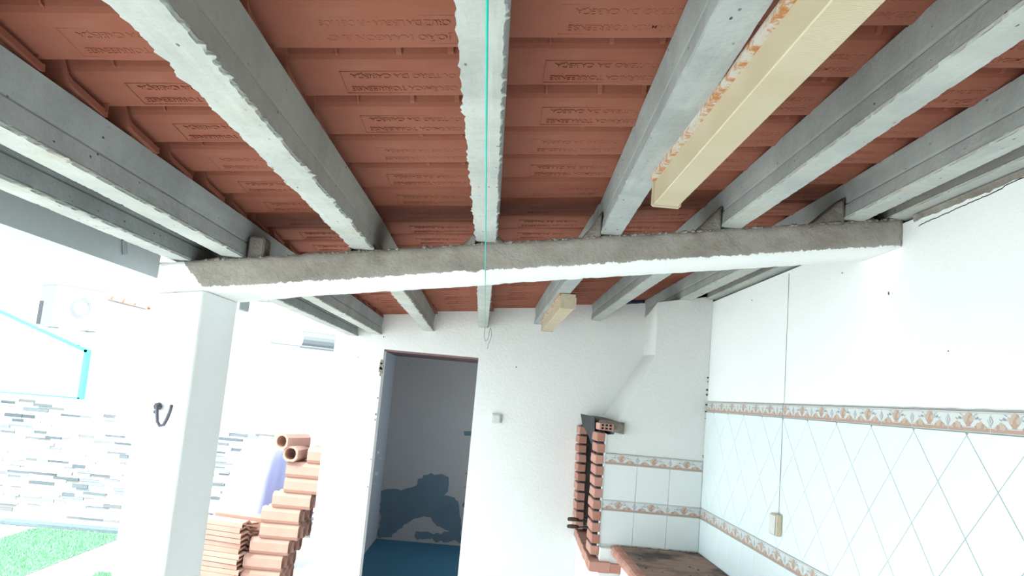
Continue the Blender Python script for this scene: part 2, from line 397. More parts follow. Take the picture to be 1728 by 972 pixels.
# decorated border tile: lies in the plane z-up / x-along, facing -Y; print as thin inlays
def border_mesh(h, wd=.1985, base='g_base'):
    mb = MB(); H = h / 2; W = wd / 2
    mb.loft([[(-W, 0, -H), (W, 0, -H), (W, 0, H), (-W, 0, H)], [(-W, -.005, -H), (W, -.005, -H), (W, -.005, H), (-W, -.005, H)], [(-W + .0012, -.0062, -H + .0012), (W - .0012, -.0062, -H + .0012), (W - .0012, -.0062, H - .0012), (-W + .0012, -.0062, H - .0012)]])
    def fl(pts, mi, lift=.0003):
        pts = [(max(-W + .001, min(W - .001, x)), max(-H + .001, min(H - .001, z))) for x, z in pts]
        mb.add([(x, -.0062 - lift, z) for x, z in pts] , [tuple(range(len(pts)))], mi)
    fl([(-W, -H + .001), (W, -H + .001), (W, -H + .011), (-W, -H + .011)], 1)
    fl([(-W, -H + .0125), (W, -H + .0125), (W, -H + .0145), (-W, -H + .0145)], 4)
    fl([(-W, H - .006), (W, H - .006), (W, H - .003), (-W, H - .003)], 4)
    for sx in (-1, 1):      # half lozenges at both ends, outlined
        fl([(sx * W, -.014), (sx * (W - .012), .002), (sx * W, .018)], 3)
        fl([(sx * W, -.010), (sx * (W - .0085), .002), (sx * W, .014)], 0, .0006)
        fl([(sx * W, -.005), (sx * (W - .0045), .002), (sx * W, .009)], 4, .0009)
    def blob(cx, cz, r, mi, lift, n=8, sx=1.0, sz=1.0):
        fl([(cx + r * sx * math.cos(2 * math.pi * k / n) * (1 + .15 * math.sin(3.1 * k + cx * 99)), cz + r * sz * math.sin(2 * math.pi * k / n)) for k in range(n)], mi, lift)
    fl([(-.011, -H + .014), (.011, -H + .014), (.0085, -.012), (.022, .000), (-.022, .000), (-.0085, -.012)], 1, .0006)   # urn
    rr = random.Random(4)
    for cx, cz, r, mi in ((-.015, .006, .009, 2), (.0, .008, .011, 1), (.015, .006, .009, 2), (-.008, .015, .008, 2), (.009, .016, .008, 1), (0, .021, .006, 2), (-.024, .010, .006, 4), (.025, .011, .006, 4)):
        blob(cx, cz, r, mi, .0008 + rr.random() * .0004)
    for sx in (-1, 1):      # fruit heaps and leaves either side
        for cx, cz, r, mi in ((.045, -.012, .009, 2), (.056, -.009, .010, 2), (.067, -.013, .008, 1), (.036, -.016, .006, 1), (.076, -.016, .006, 2)):
            blob(sx * cx, cz, r, mi, .0007 + rr.random() * .0003, 7)
        for a, b, c, d in ((.032, .004, .044, .012), (.044, .012, .052, .003), (.052, .003, .062, .008), (.030, .016, .042, .020)):
            fl([(sx * a, b), (sx * c, d), (sx * c, d + .0022), (sx * a, b + .0022)], 3, .0011)
        blob(sx * .040, .008, .005, 3, .0012, 5, 1.4, .6)
    return mesh('border_tile', mb, [base, 'g_pink', 'g_peach', 'g_grey', 'g_lgrey'])
bu = border_mesh(ZT - ZA2 - .003); bl = border_mesh(ZB1 - ZB0 - .003)
for k in range(-6, 14):
    cy = 3.736 - .2 * k - .1
    if cy + .1 > Y1t: continue
    put('border_tile', bu, (XR, cy, (ZT + ZA2) / 2 + EYE), (0, 0, -math.pi / 2), wr)
    
for k in range(19): put('border_tile', bl, (XR, Y1t - .1 - .2 * k, (ZB1 + ZB0) / 2 + EYE), (0, 0, -math.pi / 2), wr)
obj('grout_bed', MB().box(XR - .0012, XR + .001, 1.0, Y1t, -1.5, ZT), 'grout', wr, label='grey grout between the wall tiles')
mb = MB(); rings = []
for k in range(120):
    y = Y0t + (Y1t - Y0t) * k / 119; h = .004 + .0025 * nz(y, 3, 0, 14)
    rings.append([(XR - .007, y, ZT), (XR - .0045, y, ZT + h), (XR, y, ZT + h), (XR, y, ZT)])
mb.loft(rings); obj('grout_edge', mb, 'g_lgrey', wr, label='grey mortar line above the border tiles')

obj('added_wall_front', MB().box(-1.0, XR + .16, -1.15, -1.0, -1.8, .9), 'white', kind='structure', label='added unseen white wall behind the viewer, cutting the light')  # added out of view so less light reaches the roof from behind
# ground
obj('floor', MB().box(-1.35, 1.5, -3, YW + .001, -1.80, -1.70), 'floor', kind='structure', label='pale porch floor')
obj('ground', MB().box(-14, -1.35, -6, 8.6, -1.82, -1.705).box(-1.35, -1.2, YW + .001, 8.6, -1.82, -1.705), 'paving', kind='structure', label='bright pale paving of the yard')
# garden wall with stone strips
YS = 8.574
gw = obj('wall_garden', MB().box(-9, R0 - .1, YS, YS + .15, -1.8, .95), 'white', kind='structure', label='white garden wall clad with thin grey stone strips at its foot')
mb = MB(); z = -1.63
rr = random.Random(3)
while z < -.50:
    h = rr.choice((.018, .022, .028, .034)); x = -7.0 - rr.random() * .2
    while x < -1.25:
        l = rr.uniform(.08, .28)
        lim = -.468 - .034 * (x + 5.05)
        if z + h < lim: mb.box(x, x + l - .003, YS - .004 - rr.random() * .016, YS, z, z + h - .0025)
        x += l
    z += h
obj('stone_strip', mb, 'stone', gw, kind='stuff', label='thin grey and white split stone strips')
obj('kerb', MB().box(-4.9, -3.0, 8.36, 8.46, -1.705, -1.655).box(-4.7, -4.2, 8.30, 8.36, -1.705, -1.68), 'kerb', label='kerb strip with painted dark shade between the grass and the stone clad wall', category='kerb') if False else None
k_ = obj('kerb', MB().bbox(-4.75, -3.0, 8.36, 8.50, -1.705, -1.665, .006), 'kerb', label='kerb strip with painted dark shade between the grass and the stone clad wall', cat='kerb')
# grass
def grass(x0, x1, y0, y1, n, label):
    mb = MB(); mb.add([(x0, y0, -1.700), (x1, y0, -1.700), (x1, y1, -1.700), (x0, y1 - .05, -1.700)], [(0, 1, 2, 3)])
    for _ in range(n):
        x = random.uniform(x0, x1); y = random.uniform(y0, y1 - .05); a = random.uniform(0, 3.14); h = random.uniform(.012, .028); dx = .004 * math.cos(a); dy = .004 * math.sin(a)
        mb.add([(x - dx, y - dy, -1.70), (x + dx, y + dy, -1.70), (x + random.uniform(-.012, .012), y + random.uniform(-.012, .012), -1.70 + h)], [(0, 1, 2)])
    return obj('grass', mb, 'grass', kind='stuff', label=label, cat='grass')
grass(-4.33, -3.44, 5.2, 8.36, 26000, 'mint green strip of short turf along the garden wall')
grass(-3.0, -2.86, 6.2, 6.88, 1500, 'small corner of green turf beside the white column')

# ------------------------------------------------------------------ roof tiles
ceil = empty('ceiling', (0, 2.5, .65), kind='structure', label='underside of the terracotta tiled lean-to roof')
U = [(-.012, -.001), (-.010, .024), (-.004, .038), (.010, .045), (.040, .047), (.056, .044), (.068, .034), (.083, .010), (.091, .002), (.105, -.002), (.170, -.0075), (.234, -.013), (.243, -.011)]
def zf(u): return -.002 - (u - .105) * .0853
LT = .475; TH = .011
def roof_tile_mesh(texts, seed=0):
    mb = MB(); rnd = random.Random(seed)
    xs = [-.012, .0, .06, .12, .18, .24, .30, .36, .415, .435, .463]
    rings = []
    for x in xs:
        e = .0
        if x > .42: e = -.0025            # thicker rim at the upper end
        wv = .0012 * math.sin(x * 9 + seed)
        lo = [(x, u, z + e + wv) for u, z in U]
        hi = [(x, u - (.001 if i else 0), z + TH) for i, (u, z) in enumerate(U)]
        rings.append(lo + hi[::-1])
    mb.loft(rings)
    for x, wd in ((.135, .004), (.255, .010), (.355, .011), (.040, .005)):   # ribs across the roll
        pr = [(.000, .044), (.040, .048), (.058, .044), (.070, .034), (.085, .008), (.076, .009), (.062, .022), (.048, .031), (.020, .035), (.000, .034)]
        mb.prism(pr, lambda p, d: (d, p[0], p[1]), x - wd / 2, x + wd / 2)
    # small hook nib near the upper end and soft cast marks
    mb.bbox(.425, .450, .13, .165, -.0105, -.003, .003)
    # stamped frame and lettering
    if texts:
        x0, x1, y0, y1 = .130, .372, .132, .226
        for (a, b, c, d) in ((x0, x1, y0, y0 + .0012), (x0, x1, y1 - .0012, y1), (x0, x0 + .0012, y0, y1), (x1 - .0012, x1, y0, y1)):
            mb.add([(a, c, zf(c) - .0007), (b, c, zf(c) - .0007), (b, d, zf(d) - .0007), (a, d, zf(d) - .0007), (a, c, zf(c) + .001), (b, c, zf(c) + .001), (b, d, zf(d) + .001), (a, d, zf(d) + .001)],
                   [(0, 3, 2, 1), (0, 1, 5, 4), (1, 2, 6, 5), (2, 3, 7, 6), (3, 0, 4, 7)])
        for s, yb, wid in texts:
            cu = bpy.data.curves.new('lettering', 'FONT'); cu.body = s; cu.size = .026; cu.extrude = .0009; cu.resolution_u = 2; cu.offset = .0004
            to = bpy.data.objects.new('lettering', cu); C.objects.link(to)
            bpy.context.view_layer.update(); dgp = bpy.context.evaluated_depsgraph_get()
            me = to.evaluated_get(dgp).to_mesh()
            vx = [v.co.x for v in me.vertices]; ax, bx_ = min(vx), max(vx); k = wid / (bx_ - ax)
            mb.add([(.362 - (v.co.x - ax) * k, yb + v.co.y, zf(yb + v.co.y) - .0008 - v.co.z) for v in me.vertices], [tuple(p.vertices) for p in me.polygons])
            to.evaluated_get(dgp).to_mesh_clear(); bpy.data.objects.remove(to); bpy.data.curves.remove(cu)
    return mesh('roof_tile', mb, 'tile')
TM = [roof_tile_mesh([('CERÂMICA TORREENSE', .196, .218), ('OUTEIRO DA CABEÇA', .143, .212)], 1),
      roof_tile_mesh([('CERÂMICA TORREENSE', .195, .214), ('OUTEIRO DA CABEÇA', .144, .206)], 2),
      roof_tile_mesh([('JOÃO MARGON & Cª', .194, .222), ('CRUZ DA LÉGUA - P. DE MÓS', .146, .226)], 3),
      roof_tile_mesh(None, 4)]
courses = [-1.31, -.907, -.488, -.072, .345, .76, 1.18]
OFF = .142
tilt = math.atan(SL) - .020 / .41
for ci, cx in enumerate(courses):
    for k in range(-8, 21):
        if ci == 0 and False: continue
        y = 1.408 + .2463 * k - .2463       # local u=0 ; lip at y+.241
        v = 0 if (k * 7 + ci * 3) % 3 else 1
        if (ci, k) in ((2, 0), (3, 5), (4, 7), (1, 9), (5, 2)): v = 2
        z = Z0 + SL * cx + OFF + .020 + random.uniform(-.002, .002)
        rt_ = put('roof_tile', TM[v], (cx + random.uniform(-.006, .006), y + random.uniform(-.004, .004) - 2.5, z - .65),
            (random.uniform(-.008, .008), -tilt + random.uniform(-.003, .003), random.uniform(-.007, .007)), ceil); rt_.scale.y = 1.022

# ------------------------------------------------------------------ purlins
def purlin(xs, label, mats=('conc', 'conc_under'), yend=6.11, y0=-.7, seed=0, hw=.033, ro=1.0, zoff=0.0):
    """xs: centre X at Y = 1, 2.65, 6.1"""
    mb = MB(); rings = []; n = int((yend - y0) / .009)
    def X(y):
        if y < 2.75: return xs[0] + (xs[1] - xs[0]) * (y - 1.0) / 1.65
        return xs[1] + (xs[2] - xs[1]) * (y - 2.75) / 3.35
    for k in range(n + 1):
        y = y0 + (yend - y0) * k / n; x = X(y); z = Z0 + SL * x + zoff
        s = seed * 13.7
        def e(q): return .0065 * ro * nz(y * 1.0, q + s, 0, 26) + .0048 * ro * nz(y, q + s, 4, 75) + .0025 * ro * nz(y, q, 7, 8)
        a, b = e(1), e(2)
        pts = [(-hw * .55, .0015 * nz(y, 5 + s, 0, 40)), (hw * .55, .0015 * nz(y, 9 + s, 0, 40)), (hw + b * .3, .0005 + abs(b) * .2), (hw + .001 + b, .0045), (hw + .0015 + b * .5, .0085), (hw - .001, .012),
               (hw - .003, .052), (hw - .008, .058), (hw - .005, .064), (hw + .003, .127), (-hw - .003, .127), (-hw + .005, .064), (-hw + .008, .058), (-hw + .003, .052),
               (-hw + .001, .012), (-hw - .0015 + a * .5, .0085), (-hw - .001 + a, .0045), (-hw + a * .3, .0005 + abs(a) * .2)]
        rings.append([(x + px, y, z + pz) for px, pz in pts])
    m = len(rings[0]); mb.loft(rings)
    # underside faces take the second material
    under = {0, 1, 2, 3, 16, 17, 15}
    idx = 0
    for r in range(len(rings) - 1):
        for i in range(m):
            if i in under: mb.mi[idx] = 1
            idx += 1
    return obj('concrete_purlin', mb, list(mats), label=label, cat='beam')
purlin((-1.072, -1.055, -1.06), 'outermost grey concrete purlin at the open left eave', seed=1, ro=1.5, hw=.036)
purlin((-.898, -.884, -.884), 'second grey concrete purlin from the open left side, whitish below', ('conc', 'conc_under'), seed=2, ro=1.6, hw=.036)
purlin((-.478, -.463, -.498), 'rough concrete purlin running to the wall above the doorway\'s left half', ('conc_warm', 'conc_under'), seed=3, ro=2.0, hw=.036)
purlin((-.059, -.056, -.088), 'concrete purlin seen straight from below, with the green line along it', seed=4, ro=1.7)
purlin((.299, .359, .328), 'concrete purlin with the yellowed light fittings fixed beneath it', ('conc', 'conc'), seed=5, ro=.6)
purlin((.755, .764, .759), 'concrete purlin next right of the yellowed light fittings', seed=6, ro=1.0)
purlin((1.158, 1.182, 1.165), 'concrete purlin second from the right wall, ending at the chimney stack', seed=7, ro=1.0)
purlin((1.327, 1.334, 1.345), 'mortar smeared concrete purlin lying on top of the white right wall', ('conc_warm', 'conc_under'), 4.97, seed=8, zoff=-.006, ro=.8)

# ------------------------------------------------------------------ beam and column
BY0, BY1 = 2.637, 2.945
def zb(x): return .407 + .157 * x - (.003 if x < 0 else 0)
mb = MB(); rings = []; n = 190
for k in range(n + 1):
    x = -1.115 + (XR + .0 + 1.115) * k / n
    b = zb(x); t = .5075 + .157 * x
    if x < -.97: b -= .0
    e = .004 * nz(x, 3, 0, 20) + .003 * nz(x, 3, 3, 60)
    top = t + .006 * nz(x, 7, 1, 9) + .004 * nz(x, 8, 1, 40)
    yb = BY1 + (.05 if x < -.7 else 0) * min(1, (-.7 - x) / .2 if x < -.7 else 0)
    r_ = [(x, BY0 + .004 + e * .5, b + .002 * nz(x, 1, 8, 30))]
    for j in range(1, 8):
        f_ = j / 8; zz = b + (top - b) * f_
        r_.append((x, BY0 + .004 * nz(x, zz, 5, 14) + .0022 * nz(x, zz, 5, 45), zz))
    r_ += [(x, BY0 + .006, top), (x, BY0 + .05, top + .003), (x, yb - .03, top), (x, yb, top - .01), (x, yb, b + .01 + e), (x, yb - .008, b + e * .6), (x, (BY0 + yb) / 2, b + .002 * nz(x, 2, 2, 12))]
    rings.append(r_)
mb.loft(rings)
beam = obj('support_beam', mb, 'beam', smooth=True, label='long bare mortar beam with a white painted underside carrying all the purlins', cat='beam')
# mortar packed round the purlins on top of the beam
def fillet(x0, x1, h, side, w0=.0, depth=.10, bend=.35, ybase=None, mat='mortar'):
    """fillet from the beam top at x0 up to the purlin side at x1"""
    mb = MB(); pts = []; n = 9
    for i in range(n + 1):
        t = i / n; x = x0 + (x1 - x0) * t
        zz = h * (t ** (1 + bend * 4))
        pts.append((x, .495 + .157 * x + zz + .004 * nz(x, h, 2, 70)))
    pts.append((x1, .485 + .157 * x1)); pts.append((x0, .485 + .157 * x0))
    yb = BY0 + .004 if ybase is None else ybase
    rings = []
    for j in range(6):
        d = depth * j / 5
        rings.append([(p[0], yb + d + .006 * nz(p[0], p[1], d, 40), p[1] - .008 * (j == 0) * (i < n) + .003 * nz(p[0], d, 9, 60)) for i, p in enumerate(pts)])
    mb.loft(rings); return obj('mortar_fillet', mb, mat, beam, smooth=True)
fillet(-.185, -.092, .068, 1); fillet(.055, -.022, .04, 1, bend=.2)
fillet(-.545, -.50, .03, 1); fillet(-.40, -.428, .03, 1)
fillet(.235, .325, .10, 1, bend=.15); fillet(.44, .394, .03, 1)
fillet(.61, .728, .095, 1, bend=.1); fillet(.86, .80, .03, 1, bend=.1)
fillet(1.01, 1.147, .10, 1, bend=.05); fillet(1.30, 1.216, .05, 1, bend=.1)
# block of brick wedged beside the second purlin
mb = MB(); mb.bbox(-.843, -.790, BY0 + .02, BY0 + .10, .362, .452, .006); obj('packing_brick', mb, 'mortar', beam)
# loose mortar lumps on the beam top
mb = MB(); rr = random.Random(11)
for _ in range(150):
    x = rr.uniform(-1.0, 1.33); r0 = rr.uniform(.003, .009); z = .505 + .157 * x; y = BY0 + rr.uniform(-.001, .01)
    rings = [[(x + r0 * s_ * math.cos(a * 1.257 + q), y + r0 * s_ * math.sin(a * 1.257 + q), z + r0 * h) for a in range(5)] for s_, h, q in ((.5, -.6, 0), (1, 0, .3), (.45, .7, .7))]
    mb.loft(rings)
obj('mortar_crumb', mb, 'mortar', beam, kind='stuff')

CX0, CX1, CY1 = -1.122, -.957, 2.995
mb = MB(); rings = []; b = .012
def ctop(x): return zb(x) - .002
for z in (-1.7, -1.2, -.6, -.2, .0, .12, .2, None):
    r_ = []
    for (cx, cy, a0) in ((CX0 + b, BY0 + b, 180), (CX1 - b, BY0 + b, 270), (CX1 - b, CY1 - b, 0), (CX0 + b, CY1 - b, 90)):
        for q in range(4):
            a = math.radians(a0 + 30 * q); x = cx + b * math.cos(a); y = cy + b * math.sin(a)
            r_.append((x, y, ctop(x) if z is None else z))
    rings.append(r_)
mb.loft(rings); col = obj('column', mb, 'white', smooth=False, label='white painted square column holding up the left end of the beam', cat='column')
# iron hook in the column
hk = empty('hook', (-1.036, BY0, -.15), label='small dark iron hook screwed into the white column', cat='hook')
hp = [(-1.048, BY0 + .01, -.125), (-1.048, BY0 - .012, -.125), (-1.044, BY0 - .026, -.130), (-1.040, BY0 - .032, -.150), (-1.034, BY0 - .034, -.178), (-1.024, BY0 - .035, -.190), (-1.012, BY0 - .035, -.186), (-1.004, BY0 - .035, -.165), (-.998, BY0 - .035, -.140), (-.996, BY0 - .035, -.122)]
obj('bent_rod', MB().tube(hp, .0052, 10), 'greyiron', hk, smooth=True)
mb = MB()
mb.tube([(-1.050, BY0 - .001, -.132), (-1.050, BY0 - .012, -.132)], .012, 8).tube([(-1.056, BY0 - .001, -.150), (-1.056, BY0 - .008, -.150)], .006, 6)
obj('screw_plate', mb, 'greyiron', hk)

# gutter along the eave
gt = empty('eave_gutter', (-1.25, 1.2, .33), label='grey metal eave gutter along the open left side', cat='gutter')
pr = [(-1.25, .312), (-1.248, .44), (-1.252, .445), (-1.37, .445), (-1.37, .312)]
obj('channel', MB().prism(pr, lambda p, d: (p[0], d, p[1]), -.8, 2.955), 'gutter', gt)
obj('end_piece', MB().prism([(-1.2495, .313), (-1.2475, .372), (-1.36, .372), (-1.36, .313)], lambda p, d: (p[0], d, p[1]), 2.956, 2.985), 'gutter', gt)
obj('gutter_strap', MB().tube([(-1.243, 2.64, .395), (-1.243, 2.66, .352)], .009, 8), 'acgrey', gt, label='dark strap')
gb = empty('gutter_bracket', (-1.26, 4.0, .33), label='small grey bracket hung from the outermost purlin, just right of the white column top', cat='bracket')
obj('block', MB().bbox(-1.29, -1.245, 3.93, 4.08, .300, .365, .004), 'gutter', gb)
obj('arm', MB().box(-1.245, -1.098, 4.0, 4.02, .355, .362), 'gutter', gb)

# ------------------------------------------------------------------ light fittings
def fitting(x0, x1, ya, yb, label, z1=.560, z0=.492):
    t = empty('fluorescent_light', ((x0 + x1) / 2, ya, z0), label=label, cat='light')
    mb = MB(); n = 30
    mb.prism([(x0 + .001, z1 - .004), (x0 + .002, z0 + .002), (x0 + .004, z0), (x1 - .004, z0), (x1 - .002, z0 + .002), (x1 - .001, z1 - .006)], lambda p, d: (p[0], d, p[1]), ya + .006, yb - .006)
    mb.mi = [1, 1, 0, 0, 0, 0, 0, 0]
    obj('diffuser', mb, ['diff', 'diff_side'], t)
    obj('metal_tray', MB().box(x0 - .011, x0 + .010, ya + .008, yb - .008, z1 - .011, z1 + .004).box(x0 - .001, x1, ya + .008, yb - .008, z1 - .004, z1 + .004), 'rust', t, label='rusty white metal tray')
    for (e0, e1) in ((ya, ya + .008), (yb - .008, yb)):
        mb = MB()
        out = [(x0 - .004, z1 - .006), (x0 - .004, z0), (x0 + .001, z0 - .004), (x1 - .001, z0 - .004), (x1 + .004, z0 + .001), (x1 + .004, z1 - .014), (x1 - .002, z1 - .014), (x1 - .002, z1 + .002), (x0, z1 + .002), (x0, z1 - .006)]
        mb.prism(out, lambda p, d: (p[0], d, p[1]), e0, e1); c = obj('end_cap', mb, 'cream', t)
        yy = e0 - .0008 if e0 == ya else e1 + .0008
        cx = (x0 + x1) / 2 - .003; r_ = .017
        mk = MB().tube([(cx + r_ * math.cos(a), yy, z1 - .008 + r_ * math.sin(a)) for a in [math.pi + math.pi * q / 10 for q in range(11)]], .0011, 5)
        mk.tube([(x0 + .010, yy, z1 - .030), (x0 + .010, yy, z0 + .010), (x0 + .016, yy, z0 + .006), (x1 - .012, yy, z0 + .006), (x1 - .010, yy, z0 + .012), (x1 - .010, yy, z1 - .030)], .0009, 5)
        obj('knockout_ring', mk, 'cream', c)
    return t
fitting(.355, .419, .42, 1.905, 'long yellowed fluorescent fitting with a rusty edge, nearest the viewer')
f2 = fitting(.335, .412, 4.20, 5.74, 'yellowed fluorescent fitting beyond the beam, in front of the back wall', z1=.560, z0=.487)
obj('screw', MB().tube([(.372, 1.86, .4925), (.372, 1.86, .489)], .003, 8), 'acgrey')if False else None

# green line
lp = [Vector((-.028, .35, .262)), Vector((-.026, .6, .308)), Vector((-.040, 1.3, .352)), Vector((-.052, 2.45, .378)), Vector((-.060, 3.2, .405)), Vector((-.072, 5.95, .478))]
lp = [Vector((-.028 - .0079 * (y - .35), y, .298 + .0335 * (y - .35))) for y in (.2, .6, 1.2, 2.0, 2.6, 3.2, 4.0, 5.0, 5.93)]
obj('clothes_line', MB().tube(lp, [.0014] * 5 + [.0012] * 4, 8), 'line', label='thin green line stretched below the middle purlin', cat='cord', smooth=True)
e_ = lp[-1]
mb = MB().tube([e_, e_ + Vector((0, .02, -.06)), e_ + Vector((.012, .04, -.095)), e_ + Vector((.028, .06, -.08)), e_ + Vector((.035, .08, -.02)), e_ + Vector((.04, .1, .012)), e_ + Vector((.050, .11, -.01)), e_ + Vector((.054, .12, -.04)), e_ + Vector((.047, .12, -.08)), e_ + Vector((.036, .12, -.11)), e_ + Vector((.032, .12, -.145))], .0016, 6)
obj('wire_end', mb, 'wire', label='loose dark wire loop dangling at the end of the green line', cat='wire', smooth=True)

# ------------------------------------------------------------------ wall fittings
sw = empty('light_switch', (.072, YW, -.17), label='white switch on the back wall right of the doorway', cat='switch')
obj('back_box', MB().bbox(.036, .110, YW - .022, YW, -.206, -.134, .005), 'plastic', sw)
obj('rocker', MB().bbox(.046, .100, YW - .027, YW - .022, -.196, -.144, .003), 'plastic', sw)
sk = empty('socket', (XR, 3.65, -.45), label='cream surface socket on the tiled right wall under the cable', cat='socket')
obj('back_box', MB().bbox(XR - .034, XR - TT, 3.61, 3.69, -.502, -.408, .004), 'cream', sk)
obj('cover', MB().bbox(XR - .040, XR - .034, 3.615, 3.685, -.496, -.414, .002), 'plastic', sk)
mb = MB(); pts = []
for k in range(60):
    t = k / 59; z = .685 - t * (.685 + .408); pts.append((XR - (.003 if z > ZT + .01 else .0085), 3.672 - .022 * t + .004 * nz(z, 2, 2, 5), z))
obj('cable', mb.tube(pts, [.0010 + .0009 * abs(nz(p[2], 5, 5, 7)) for p in pts], 6), 'acgrey', label='thin grey cable running down the right wall to the socket', cat='cable')

# ------------------------------------------------------------------ barbecue
BQ = empty('barbecue', (1.0, 5.4, -1.7), label='white masonry barbecue with hood, brick jambs and tiled side in the corner', cat='barbecue')
mb = MB()
XB = .728      # left edge of the tiled side
# near face plate with its slanting hood edge
near = [(XB, -.40), (XR, -.40), (XR, wtop(XR) - .13), (1.003, .55), (1.003, .335), (.795, -.127), (.780, -.165), (XB, -.165)]
near = [(XB + .004, -.90), (XR - .001, -.90), (XR - .001, .735), (1.000, .665), (1.006, .335), (.795, -.127), (.786, -.170), (XB + .002, -.178)]
far = [(XB + .004, -.90), (XR - .001, -.90), (XR - .001, .735), (1.143, .690), (1.143, .399), (.885, -.062), (.80, -.100), (XB + .002, -.178)]
mb.add([(x, YC, z) for x, z in near], [tuple(range(8))])
mb.add([(x, YC, z) for x, z in near[2:8]] + [(x, YW - .001, z) for x, z in far[2:8]], [(0, 1, 7, 6), (1, 2, 8, 7), (2, 3, 9, 8), (3, 4, 10, 9), (4, 5, 11, 10)])
# underside of the hood, thickness of the near plate
mb.box(XB + .03, XR - .001, YC + .001, YC + .10, -.90, -.178)
mb.box(XB + .05, XR - .001, YC + .10, YW - .002, -.19, -.178)
# base under the sill and the worktop
mb.box(XB + .015, XR - .001, YC - .075, YW - .002, -1.70, -.973)
obj('hood', mb, 'hoodwhite', BQ, label='rough white plaster hood and body')
mb = MB(); mb.box(XR - .20, XR - .002, YC + .11, YW - .003, -.90, -.20); mb.box(XB + .14, XR - .002, YW - .06, YW - .003, -.9, -.2)
mb.box(XB + .05, XR - .002, YC + .102, YC + .125, -.9, -.2); mb.box(XB + .05, XR - .002, YC + .11, YW - .003, -.215, -.192)
obj('fire_chamber', mb, 'soot', BQ, label='soot black inside of the fireplace')
# tiled near side: two rows of white tiles and two borders
sqn = MB().bbox(-.0992, .0992, -.007, 0, -.0992, .0992, .0015); sqm = mesh('wall_tile', sqn, 'glazegrey')
z1 = -.3488; bh = .0625
bb = border_mesh(bh - .002, .1985, 'g_base')
def onb(me, x, z, nm): put(nm, me, (x - 1.0, YC - 5.4, z + 1.7), parent=BQ)
clipm = mesh('wall_tile', MB().bbox(-.0992, .0992, -.007, 0, -.0955, .0992, .0015), 'glazegrey')
for k in range(3):
    x = XR - .103 - .2 * k - .004
    onb(bb, x, z1 + bh / 2, 'border_tile'); onb(bb, x, ZB1 - bh / 2, 'border_tile')
    onb(mesh('wall_tile', MB().bbox(-.0992, .0992, -.007, 0, -(z1 - ZB1) / 2 + .001, (z1 - ZB1) / 2 - .001, .0015), 'glazegrey') if k == 0 else M_mid, x, (z1 + ZB1) / 2, 'wall_tile')
    if k == 0: M_mid = [c for c in BQ.children if c.name.startswith('wall_tile')][-1].data
    onb(clipm, x, ZB1 - bh - .1, 'wall_tile')
mb = MB(); mb.add([(XB, YC - .0005, -.282), (XR - .001, YC - .0005, -.282), (XR - .001, YC - .0005, -.283), (XB, YC - .0005, -.283)], [(0, 1, 2, 3)])
mb = MB(); rings = []
for k in range(50):
    x = XB + (XR - XB - .001) * k / 49; h = .004 + .003 * nz(x, 3, 0, 20)
    rings.append([(x, YC - .007, z1 + bh), (x, YC - .004, z1 + bh + h), (x, YC + .001, z1 + bh + h), (x, YC + .001, z1 + bh)])
mb.loft(rings); obj('grout_edge', mb, 'g_lgrey', BQ)
mb = MB(); mb.box(XR - .004, XR - .0015, YC - .003, YC, -.81, -.285); obj('corner_joint', mb, 'dirt', BQ, label='dark open joint in the corner')
mb = MB(); rr = random.Random(5)
for _ in range(9):
    z = rr.uniform(-.27, .25); s_ = rr.uniform(.002, .008); mb.box(XR - .010 - s_ * .3, XR - .001, YC - .002, YC + .001, z, z + s_ * 1.6)
obj('corner_dirt', mb, 'dirt', BQ, kind='stuff')
# brick jambs
zt, zbm = -.16, -.895
nrow = 11; rh = (zt - zbm) / nrow
def brick_mesh(lx, ly, lz, seed):
    mb = MB().bbox(0, lx, 0, ly, 0, lz, .004); r_ = random.Random(seed)
    mb.v = [(x + r_.uniform(-.0015, .0015), y + r_.uniform(-.002, .002), z + r_.uniform(-.0015, .0015)) for x, y, z in mb.v]
    return mesh('brick', mb, 'brick')
nb = [brick_mesh(.050, .22, rh - .014, q) for q in range(3)]
fb = [brick_mesh(.060, .20, rh - .014, q + 5) for q in range(3)]
for r in range(nrow):
    z = zbm + rh * r + .007; f_ = r / (nrow - 1)
    put('brick', nb[r % 3], (.690 - .010 * f_ - 1.0 + random.uniform(-.003, .003), YC - .020 - 5.4, z + 1.7), parent=BQ)
    put('brick', fb[(r + 1) % 3], (.702 - .026 * f_ - 1.0 + random.uniform(-.003, .003), 5.885 - 5.4, z + 1.7), parent=BQ)
mb = MB(); mb.box(.699, .728, YC - .010, YC + .19, zbm, zt)
obj('mortar_joint', mb, 'sootmortar', BQ, label='blackened mortar between the jamb bricks')
obj('mortar_joint', MB().box(.712, .752, 5.90, YW - .002, zbm, zt), 'sootmortar', BQ, label='blackened mortar between the jamb bricks')
# strip of white plaster between bricks and tiles
obj('plaster_strip', MB().box(XB, XB + .012, YC - .010, YC + .002, -.84, -.17), 'white', BQ)
